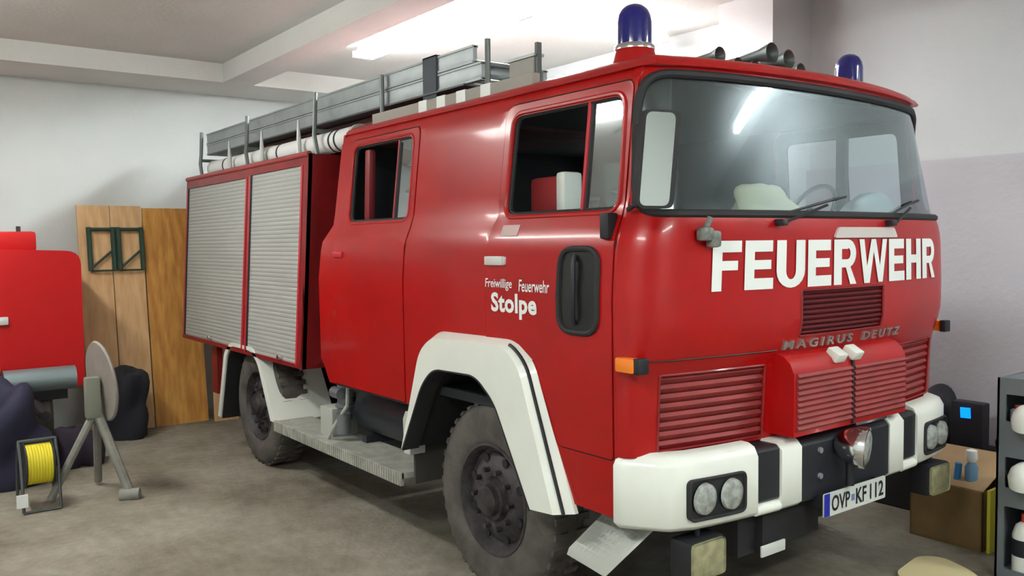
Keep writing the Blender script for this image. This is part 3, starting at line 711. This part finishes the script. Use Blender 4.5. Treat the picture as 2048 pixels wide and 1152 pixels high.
# number plate
px = .185
b = MB().prism(rrect(.955, .555, 1.475, .665, .01), lambda y, z, q: Vector((px+q, y, z)), -.006, 0); np_ = obj('number_plate', b, mat('plate_white', (.62, .66, .62), .5), T, 'white number plate reading OVP KF 112')
fp = lambda y, z, q: Vector((px-q, y, z))
b = MB(); lettering(b, 'OVP', fp, 1.015, .573, 1.165, .648, -.0015, .02); lettering(b, 'KF', fp, 1.215, .573, 1.305, .648, -.0015, .02); lettering(b, '112', fp, 1.335, .573, 1.455, .648, -.0015, .02); obj('plate_text', b, black, np_, smooth=False)
b = MB().bx((px, .957, .557), (px+.0015, 1.0, .663)); obj('plate_band', b, mat('plate_blue', (.01, .02, .35), .5), np_)
obj('plate_seal', MB().box((px+.001, 1.19, .61), (.002, .025, .03)), mat('seal_blue', (.15, .2, .4), .5), np_)
obj('plate_holder', MB().bx((.13, .96, .60), (px-.006, 1.0, .66)).bx((.13, 1.42, .60), (px-.006, 1.46, .66)), black, np_)
# fog lamps
for yc in (.27, W-.22):
    h = obj('fog_lamp', MB().box((.03, yc, .50), (.12, .22, .17), None, .02), black, T)
    obj('lamp_lens', MB().box((.09, yc, .50), (.02, .205, .155), None, .02), foglens, h)
    obj('lamp_stalk', MB().cyl((.03, yc, .57), (.03, yc, .66), .012, 8), black, h)
# rear body
def yb(z): return .09*(z-.93)/1.56
def fB(x, z, q): return Vector((x, yb(z)+q, z))
x0, x1, z0, z1 = -6.34, -3.43, .93, 2.49
b = MB()
sh1 = [(-6.285, .965), (-4.69, .965), (-4.69, 2.395), (-6.285, 2.395)]; sh2 = [(-4.575, .95), (-3.55, .95), (-3.55, 2.41), (-4.575, 2.41)]
for sd in (0, 1):
    f = fB if sd == 0 else (lambda x, z, q: Vector((x, W-yb(z)-q, z)))
    panel(b, [(x0, z0), (x1, z0), (x1, z1), (x0, z1)], [sh1, sh2], f, 0, .03, .4, 0)
for x in (x0, x1-.03):
    b.prism([(.0, z0), (W, z0), (W-.09, z1), (.09, z1)], lambda y, z, q: Vector((q, y, z)), x, x+.03)
b.bx((x0, .0, z0), (x1, W, z0+.03)); 
body = obj('body', b, [redd], T, ang=20)
dk = mat('dark_tread_plate', (.15, .13, .125), .6, metal=.2, noise=.2, nscale=12)
obj('roof_deck', MB().bx((x0+.01, .09, z1-.03), (x1-.01, W-.09, z1)), dk, T)  # grey deck put over the body top to cut red bounce
obj('unseen_roof_plate', MB().bx((-2.85, .35, 2.63), (-.85, W-.35, 2.658)), dk, T)  # unseen cover, added so the red cab roof tints the ceiling less
for yy in (.095, W-.095): obj('roof_rail', MB().tube([(x0, yy, 2.487), (x1, yy, 2.487)], .022, 10), mat('faded_red_rail', (.32, .05, .05), .5), T)
for sh_ in (sh1, sh2):
    b = MB(); n = 44; za, zc = sh_[0][1], sh_[2][1]; prof_ = []
    for i in range(n):
        h = (zc-za)/n; z = za+i*h; prof_ += [(z, .0105), (z+.12*h, .008), (z+.5*h, .007), (z+.88*h, .008)]
    prof_.append((zc, .016))
    for sd in (1, 0):
        f = fB if sd == 0 else (lambda x, z, q: Vector((x, W-yb(z)-q, z)))
        b = MB(); A = [b.bm.verts.new(f(sh_[0][0], z, q)) for z, q in prof_]; B = [b.bm.verts.new(f(sh_[1][0], z, q)) for z, q in prof_]
        for i in range(len(A)-1): b.bm.faces.new((A[i], A[i+1], B[i+1], B[i]))
        so = obj('roller_shutter', b, shut, T, 'light grey aluminium roller shutter', ang=60)
    for xa in (sh_[0][0]-.03, sh_[1][0]+.002):
        b = MB().prism([(xa, za), (xa+.028, za), (xa+.028, zc), (xa, zc)], fB, -.006, .012); obj('shutter_guide', b, redframe, so)
    xa = sh_[0][0]-.005
    b = MB().tube([fB(xa+.01, za, .002), fB(xa+.01, zc, .002)], .008, 6); obj('shutter_seal', b, black, so)
    mid = sh_[0][0]+.72*(sh_[1][0]-sh_[0][0]) if sh_ is sh2 else (sh_[0][0]+sh_[1][0])/2
    obj('shutter_latch', MB().box(fB(mid, za+.035, -.012), (.05, .03, .03), None, .006), chrome, so)
b = MB(); b.bx((-5.78, .10, .45), (-5.62, .15, .93)); obj('rear_skirt', b, redd, T)
b = MB(); b.bx((-6.25, .9, .5), (-5.3, 1.5, .93)); obj('pump_housing', b, redd, T)
# dark under-body behind the rear wheels, between cab and body
b = MB(); b.bx((-3.40, .3, .75), (-3.0, W-.3, 1.0)); b.bx((-5.3, .7, .86), (-3.5, W-.7, .93)); obj('subframe', b, chassis, T)
# roof gear supports (parts of the truck)
gr = mat('post_grey', (.16, .18, .17), .5, metal=.4)
for x, ph in ((-6.10, 2.93), (-4.86, 2.935), (-3.47, 2.935)):
    b = MB(); b.tube([(x+.08, .14, 2.48), (x+.03, .14, 2.62), (x, .16, 2.72), (x, .17, ph)], .017, 8); b.tube([(x, .17, 2.66), (x, .85, 2.66)], .015, 8)
    b.tube([(x, .85, 2.48), (x, .85, ph)], .015, 8); obj('ladder_support', b, gr, T)
for x in (-5.27, -4.49, -3.74):
    obj('stanchion', MB().tube([(x, .15, 2.48), (x, .15, 2.60), (x, .15, 2.77)], [.022, .02, .008], 8), mat('pale_post', (.5, .52, .5), .5, metal=.3), T)
b = MB().bx((-5.2, .37, 2.50), (-1.65, 1.4, 2.72), .02); obj('roof_locker', b, mat('dull_maroon_locker', (.16, .06, .06), .7, noise=.3), T)
for x in (-1.41, -2.6):
    b = MB(); b.tube([(x, .24, 2.6), (x, .24, 2.93)], .016, 8); b.tube([(x, .24, 2.66), (x, .85, 2.66)], .013, 8); b.tube([(x, .85, 2.58), (x, .85, 2.70)], .016, 8); obj('ladder_support', b, gr, T)

obj('ladder_gap_plate', MB().bx((-6.2, .25, 2.722), (-1.66, .80, 2.733)), darkalu, T)  # dark plate added to block bright gaps showing under the ladders
# ------------------------------------------------------------ things on the truck's roof
def ladder(z, xa, xe, label, y0=.29, y1=.73, h=.085):
    t = root('ladder', label, 'ladder', ((xa+xe)/2, .5, z), 'stacked ladders on the roof')
    lm_ = alu
    for y in (y0, y1):
        b = MB(); b.bx((xa, y-.014, z), (xe, y+.014, z+h), .004); b.bx((xa, y-.02, z+h-.012), (xe, y+.02, z+h)); b.bx((xa, y-.02, z), (xe, y+.02, z+.012)); obj('rail', b, lm_, t)
    n = int((xe-xa)/.29)
    for i in range(n): x = xa+.15+i*.29; obj('rung', MB().cyl((x, y0, z+h/2), (x, y1, z+h/2), .016, 8), lm_, t)
    return t
ladder(2.735, -6.28, -1.52, 'long aluminium ladder lying on the truck roof, lower of the stacked pair', h=.1)
ladder(2.84, -6.28, -1.60, 'long aluminium ladder lying on the truck roof, upper of the stacked pair', h=.1)
b = MB(); b.bx((-2.12, .26, 2.69), (-1.97, .268, 2.95)); b.bx((-2.12, .752, 2.69), (-1.97, .76, 2.95)); b.bx((-2.12, .26, 2.942), (-1.97, .76, 2.95))
obj('strap', b, mat('dark_strap', (.06, .075, .09), .7), None, 'dark wide strap holding the roof ladders near the cab', cat='strap')
def hose(xa, xe, y, label, band):
    t = root('suction_hose', label, 'hose', ((xa+xe)/2, y, 2.495), 'white hoses on the roof')
    obj('hose_body', MB().cyl((xa, y, 2.575), (xe, y, 2.575), .078, 24), hosem, t)
    for x in band: obj('hose_band', MB().lathe([(0, .079), (0, .082), (.02, .082), (.02, .079)], (x, y, 2.575), (1, 0, 0), 24), dkrub, t)
    for x in (xa, xe): obj('coupling', MB().lathe([(-.02, .05), (-.02, .085), (.02, .085), (.02, .05)], (x, y, 2.575), (1, 0, 0), 24), mat('pale_coupling', (.55, .55, .48), .5), t)
hose(-6.0, -4.62, .27, 'white suction hose lying on the truck roof edge, toward the rear end', (-5.6,))
hose(-4.52, -2.98, .27, 'white suction hose with dark bands lying on the roof edge above the body front', (-4.3, -3.33, -3.24))
# barrier pole on the cab roof edge
t = root('warning_pole', 'beige square pole with white bands lying along the cab roof edge', 'pole', (-1.5, .19, 2.58))
obj('pole', MB().bx((-2.6, .165, 2.605), (-.93, .215, 2.668), .005), mat('beige_pole', (.34, .32, .28), .7), t)
for x in (-1.97, -1.77, -1.565, -1.33):
    obj('band', MB().bx((x-.045, .1645-.002, 2.603), (x+.045, .2155, 2.671), .003), letter, t)
t = root('roof_box', 'small beige equipment box at the front end of the roof ladders', 'box', (-1.2, .33, 2.645))
obj('box_body', MB().bx((-1.30, .30, 2.645), (-1.09, .36, 2.79), .01), mat('beige_box', (.35, .34, .3), .6), t)
obj('lid', MB().bx((-1.31, .295, 2.79), (-1.08, .365, 2.805)), alu, t); obj('latch', MB().bx((-1.09, .31, 2.65), (-1.07, .34, 2.86)), darkalu, t)

# things on the dashboard
def blob(name, c, sz, m, label, cat, seed, amp=.25, par=None):
    rnd = random.Random(seed); b = MB(); r = bmesh.ops.create_icosphere(b.bm, subdivisions=4, radius=1)['verts']
    ph = [(rnd.uniform(0, 6), rnd.uniform(.8, 2.6), Vector((rnd.uniform(-1, 1), rnd.uniform(-1, 1), rnd.uniform(-1, 1))).normalized()) for _ in range(7)]
    for v in r:
        n = v.co.normalized(); k = 1+amp*sum(math.sin(a+f_*3*n.dot(q)) for a, f_, q in ph)/3
        v.co = Vector((n.x*sz[0]*k, n.y*sz[1]*k, max(n.z*sz[2]*k, -sz[2]*.55)))+Vector(c)
    return obj(name, b, m, par, label, cat=cat) if par is None else obj(name, b, m, par)
blob('work_glove', (-.22, 1.06, 1.975), (.10, .21, .135), mat('cream_cloth', (.68, .62, .36), .9), 'crumpled cream glove lying on the dashboard behind the windscreen', 'glove', 3)
blob('cloth_bundle', (-.2, 1.95, 1.965), (.11, .19, .12), mat('white_cloth', (.8, .84, .8), .9), 'crumpled white cloth on the dashboard at the far corner', 'cloth', 8, .15)

# ------------------------------------------------------------ left background
t = root('plank_wall', 'tall wooden boards leaning on the back wall behind the red trailer', 'boards', (-6.7, -.3, 0))
t.location = (0, 0, 0); 
COL.objects.unlink(t); bpy.data.objects.remove(t)
def board(yA, yB, hgt, m, label, x=-6.72, lean=.3, off=0):
    b = MB(); b.prism([(yA, 0), (yB, 0), (yB, hgt), (yA, hgt)], lambda y, z, q: Vector((x-lean*z/2.3+q, y, z)), 0, .035)
    return obj('wooden_board', b, m, None, label, cat='board', group='boards leaning on the back wall', smooth=False)
board(-.80, -.505, 2.25, pine, 'pale pine board leaning on the back wall, leftmost, behind the red trailer')
board(-.495, -.20, 2.25, pine, 'pale pine board leaning on the back wall, second from the left')
board(-.185, .34, 2.23, pine2, 'wide amber pine board leaning on the back wall beside the truck shutter', off=.01)
board(.37, .62, 1.02, pine, 'short pale board standing under the rear of the truck body', x=-6.6, lean=.1)
gmat = mat('dark_green_frame', (.02, .055, .035), .6)
b = MB()
for yc in (-.60, -.33):
    for dy in (-.11, .11):
        b.tube([(-6.93, yc+dy, 1.60), (-6.985, yc+dy, 2.03)], .024, 6)
    b.tube([(-6.98, yc-.11, 2.01), (-6.98, yc+.11, 2.01)], .02, 6); b.tube([(-6.925, yc-.11, 1.60), (-6.925, yc+.11, 1.60)], .010, 6); b.tube([(-6.93, yc-.11, 1.62), (-6.96, yc+.10, 1.80)], .012, 6)
for v in b.bm.verts: v.co.x += .075
obj('green_bracket', b, gmat, None, 'dark green metal double bracket hung on the pale boards', cat='bracket')
# red trailer
t = root('pump_trailer', 'red box trailer with rounded lid at the left edge beside the boards', 'trailer', (-6.3, -1.9, 0))
b = MB(); b.prism(rpoly([(-3.0, .60), (-.955, .60), (-.955, 1.80), (-3.0, 1.88)], [.02, .02, .12, .02]), lambda y, z, q: Vector((q, y, z)), -6.65, -6.0)
rt_red = mat('trailer_red', (.48, .004, .005), .55, spec=.3)
bb = obj('trailer_body', b, rt_red, t)
obj('lid', MB().bx((-6.55, -2.9, 1.80), (-6.05, -1.29, 1.975), .03), rt_red, t)
obj('lid_knob', MB().cyl((-6.1, -1.42, 1.95), (-6.1, -1.42, 2.02), .018, 8), black, t)
obj('side_latch', MB().box((-5.985, -1.60, 1.215), (.03, .13, .07), None, .01), handle_m, t, 'pale latch')
obj('marker_light', MB().box((-5.98, -1.66, .80), (.04, .1, .07), None, .01), orange, t)
b = MB(); b.bx((-6.9, -2.6, .5), (-6.0, -1.1, .6)); b.tube([(-6.3, -1.4, .55), (-5.2, -1.4, .5)], .04, 8); obj('trailer_frame', b, chassis, t)
for y in (-1.30, -2.8):
    obj('trailer_wheel', MB().lathe([(-.09, .18), (-.09, .30), (-.06, .335), (.06, .335), (.09, .30), (.09, .18), (.03, .15), (.03, 0)], (-6.35, y, .335), (0, 1, 0), 32), tyrem, t)
obj('pump_pipe', MB().cyl((-5.75, -1.62, .72), (-5.75, -1.08, .72), .10, 20), mat('teal_grey_pipe', (.22, .28, .29), .4, metal=.4), t)
obj('pump_block', MB().box((-5.78, -2.0, .66), (.35, .7, .35), None, .05), mat('pump_block_dark', (.02, .022, .035), .6), t)
# disc on A-frame stand
t = root('support_stand', 'grey A-frame stand with a round plate between the trailer and the boards', 'stand', (-4.35, -1.2, 0))
sm = mat('stand_grey', (.26, .26, .23), .7, noise=.2, nscale=12); 
obj('round_plate', MB().lathe([(-.012, 0), (-.012, .29), (0, .30), (.012, .29), (.012, 0)], (-4.40, -1.14, .85), (.12, -.98, -.1), 40), mat('plate_beige', (.30, .27, .24), .7, noise=.15), t)
b = MB(); b.tube([(-4.38, -1.18, .62), (-4.2, -1.02, .05)], .034, 8); obj('leg', b, sm, t)
b = MB(); b.tube([(-4.4, -1.20, .62), (-4.42, -1.50, .03)], .028, 8); obj('leg', b, sm, t)
b = MB(); b.tube([(-4.42, -1.18, .66), (-4.75, -1.12, .03)], .028, 8); obj('leg', b, sm, t)
obj('foot', MB().cyl((-4.22, -1.08, .035), (-4.16, -.96, .035), .045, 12), sm, t)
obj('hinge_block', MB().box((-4.38, -1.21, .74), (.09, .10, .30), None, .015), mat('hinge_grey', (.2, .21, .17), .7), t)
# yellow cable reel
t = root('cable_reel', 'cable reel wound with yellow cord on a small metal frame on the floor', 'cable reel', (-4.4, -1.58, 0))
b = MB()
for i in range(9): 
    y = -1.645+i*.018; b.tube([(-4.4+.13*math.cos(a), y, .31+.13*math.sin(a)) for a in [2*PI*k/28 for k in range(28)]], .0115, 6, closed=True)
b.cyl((-4.4, -1.65, .31), (-4.4, -1.50, .31), .122, 28)
obj('cord', b, mat('yellow_cord', (.72, .62, .03), .6), t, 'yellow cord')
for y in (-1.662, -1.488): obj('flange', MB().lathe([(-.004, 0), (-.004, .16), (.004, .16), (.004, 0)], (-4.4, y, .31), (0, 1, 0), 28), black, t)
b = MB()
for y in (-1.69, -1.46): b.tube([(-4.25, y, .01), (-4.3, y, .30), (-4.4, y, .48), (-4.5, y, .30), (-4.55, y, .01)], .011, 8)
b.tube([(-4.4, -1.69, .48), (-4.4, -1.46, .48)], .011, 8); b.tube([(-4.25, -1.69, .01), (-4.25, -1.46, .01)], .011, 8); obj('frame', b, darkalu, t)
obj('tag', MB().box((-4.23, -1.70, .10), (.01, .07, .09)), letter, t, 'white tag')
blob('bag_or_shade_blob', (-5.2, -1.66, .275), (.26, .27, .5), mat('navy_fabric', (.018, .018, .045), .8), 'dark navy bag on the floor under the trailer front', 'bag', 21)
blob('dark_jacket', (-5.55, -1.12, .13), (.2, .17, .24), mat('dark_purple_fabric', (.02, .012, .025), .9), 'dark purple bundle on the floor behind the cable reel', 'bundle', 5)
blob('bag_or_shade_blob', (-6.38, -.55, .24), (.19, .24, .44), mat('black_shade_fill', (.012, .012, .018), .9), 'dark mound added in place of the shade at the foot of the pale boards', 'bag', 14)  # dark blob stands in for the shade low on the boards

# ------------------------------------------------------------ right background
card = mat('cardboard', (.40, .27, .14), .85, noise=.12); card2 = mat('cardboard_brown', (.22, .135, .05), .85, noise=.15)
t = root('cardboard_box', 'open brown cardboard box on the floor right of the truck bumper', 'box', (-.03, 2.78, 0))
b = MB(); 
b.bx((-.30, 2.62, .005), (.13, 2.63, .35)); b.bx((-.30, 2.98, .005), (.13, 2.99, .35)); b.bx((-.30, 2.62, .005), (-.29, 2.99, .35)); b.bx((.12, 2.62, .005), (.13, 2.99, .35)); b.bx((-.30, 2.62, 0), (.13, 2.99, .01))
obj('box_body', b, card2, t)
b = MB(); b.prism([(-.30, 2.63), (.13, 2.63), (.14, 3.0), (-.31, 3.0)], lambda x, y, q: Vector((x, y, .352+(y-2.63)*.42+q)), 0, .006); obj('flap', b, card, t, 'lighter open flap')
obj('yellow_board', MB().box((.17, 2.66, .19), (.02, .10, .37), Matrix.Rotation(R(0), 3, 'Y'), .004), mat('yellow_plastic', (.55, .5, .03), .5), None, 'yellow plastic strip standing beside the cardboard box', cat='panel')
blk = mat('black_nylon', (.012, .012, .018), .8)
tb = obj('low_bench', MB().bx((-1.2, 3.05, 0), (.5, 3.44, .45), .01), mat('bench_dark', (.025, .024, .028), .8), None, 'low dark bench against the wall right of the truck', cat='bench', smooth=False)
blob('black_bag', (-.43, 3.2, .60), (.15, .13, .24), blk, 'black bag on the bench nearest the truck', 'bag', 31, .2)
blob('black_bag', (.12, 3.24, .58), (.16, .13, .22), mat('black_leather', (.016, .014, .02), .6), 'black bag on the bench beside the blue glowing display', 'bag', 33, .2)
t = root('charger', 'black charger with a glowing blue display on the bench between the bags', 'charger', (-.13, 3.03, .45))
obj('charger_body', MB().box((-.16, 3.08, .62), (.20, .10, .34), None, .015), blk, t)
obj('display', MB().box((-.165, 3.028, .723), (.062, .006, .066), Matrix.Rotation(R(-3), 3, 'Y')), mat('blue_screen', (.01, .1, .9), .4, emit=(.0, .16, 1.0), estr=1.1), t, 'blue lit display')
t = root('spray_bottle', 'pale blue bottle with a white top standing in the cardboard box', 'bottle', (.02, 2.72, .3))
obj('bottle_body', MB().lathe([(0, 0), (0, .035), (.13, .036), (.16, .02), (.16, 0)], (.02, 2.72, .335), (0, 0, 1), 16), mat('pale_blue_plastic', (.12, .25, .38), .4), t)
obj('cap', MB().lathe([(0, .022), (.02, .034), (.07, .03), (.08, 0)], (.02, 2.72, .495), (0, 0, 1), 16), letter, t)
b = MB().lathe([(0, 0), (0, .02), (.15, .02), (.15, 0)], (-.06, 2.70, .33), (.1, 0, 1), 12); obj('blue_stick', b, mat('sky_blue', (.05, .3, .65), .5), None, 'bright blue marker tube in the cardboard box', cat='tube')
# grey metal rack at the right edge
t = root('metal_rack', 'grey metal rack with open pockets at the right edge of the photo', 'rack', (.7, 2.5, 0))
rk = mat('rack_grey', (.16, .185, .20), .55, metal=.2)
b = MB(); holes = [rrect(.385, .855, .60, 1.0, .01), rrect(.385, .50, .60, .665, .01), rrect(.385, .06, .60, .40, .01)]
panel(b, [(.342, 0), (1.3, 0), (1.3, 1.105), (.342, 1.085)], holes, lambda x, z, q: Vector((x, 2.3+q, z)), 0, .012, .2, 0)
for x in (.342, 1.29): b.bx((x, 2.3, 0), (x+.012, 2.7, 1.085))
b.bx((.342, 2.68, 0), (1.3, 2.7, 1.085)); 
for z in (.03, .46, .80, 1.07): b.bx((.35, 2.31, z), (1.29, 2.69, z+.012))
obj('rack_frame', b, rk, t, smooth=False)
for z, h, m, nm in ((.812, .13, mat('pale_grey_tin', (.3, .34, .33), .5), 'canister'), (.472, .13, mat('pale_tin', (.4, .43, .41), .5), 'canister')):
    q = root(nm, 'pale grey canister in the %s pocket of the metal rack' % ('upper' if z > .6 else 'middle'), 'canister', (.43, 2.37, z), 'canisters in the metal rack')
    obj('canister_body', MB().lathe([(0, 0), (0, .038), (h*.75, .038), (h*.82, .024), (h*.82, 0)], (.42, 2.37, z), (0, 0, 1), 18), m, q)
    obj('cap', MB().lathe([(0, .018), (.02, .018), (.02, 0)], (.42, 2.37, z+h*.82), (0, 0, 1), 12), mat('red_cap', (.4, .05, .05), .5), q)
for z, r_ in ((.90, .075), (.60, .085)):
    q = root('helmet', 'white fire helmet stored at the %s level of the metal rack' % ('upper' if z > .7 else 'middle'), 'helmet', (.53, 2.30, z-.06), 'helmets in the metal rack')
    obj('helmet_shell', MB().lathe([(-.05, 0), (-.05, r_), (.0, r_), (.04, r_*.8), (.065, r_*.45), (.075, 0)], (.525, 2.22, z), (0, -.3, 1), 24), white, q)
    obj('hook', MB().bx((.515, 2.22, z-.01), (.535, 2.30, z+.01)), darkalu, q)
q = root('fire_extinguisher', 'white and dark cylinder with a red top in the lowest rack pocket', 'cylinder', (.47, 2.40, .042))
obj('cylinder_body', MB().lathe([(0, 0), (0, .06), (.2, .06), (.25, .045), (.27, .02), (.27, 0)], (.455, 2.39, .042), (0, 0, 1), 20), white, q)
obj('valve', MB().lathe([(0, .018), (.045, .018), (.05, 0)], (.455, 2.39, .31), (0, 0, 1), 12), mat('valve_red', (.5, .04, .03), .5), q)
obj('label_band', MB().lathe([(.09, .0605), (.18, .0605)], (.455, 2.39, .042), (0, 0, 1), 20), blk, q)
# pale folded sheet in the foreground
b = MB(); n = 16
for (dx) in (0,):
    pts = [(.10, 1.72), (.05, 2.06), (.14, 2.14), (.34, 2.06), (.6, 1.8), (.5, 1.5)]
    b.prism(rpoly(pts, .08), lambda x, y, q: Vector((x, y, q)), .002, .09)
obj('cushion', b, mat('pale_yellow_foam', (.62, .54, .30), .85), None, 'pale yellow foam pad on the floor at the bottom right', cat='pad')
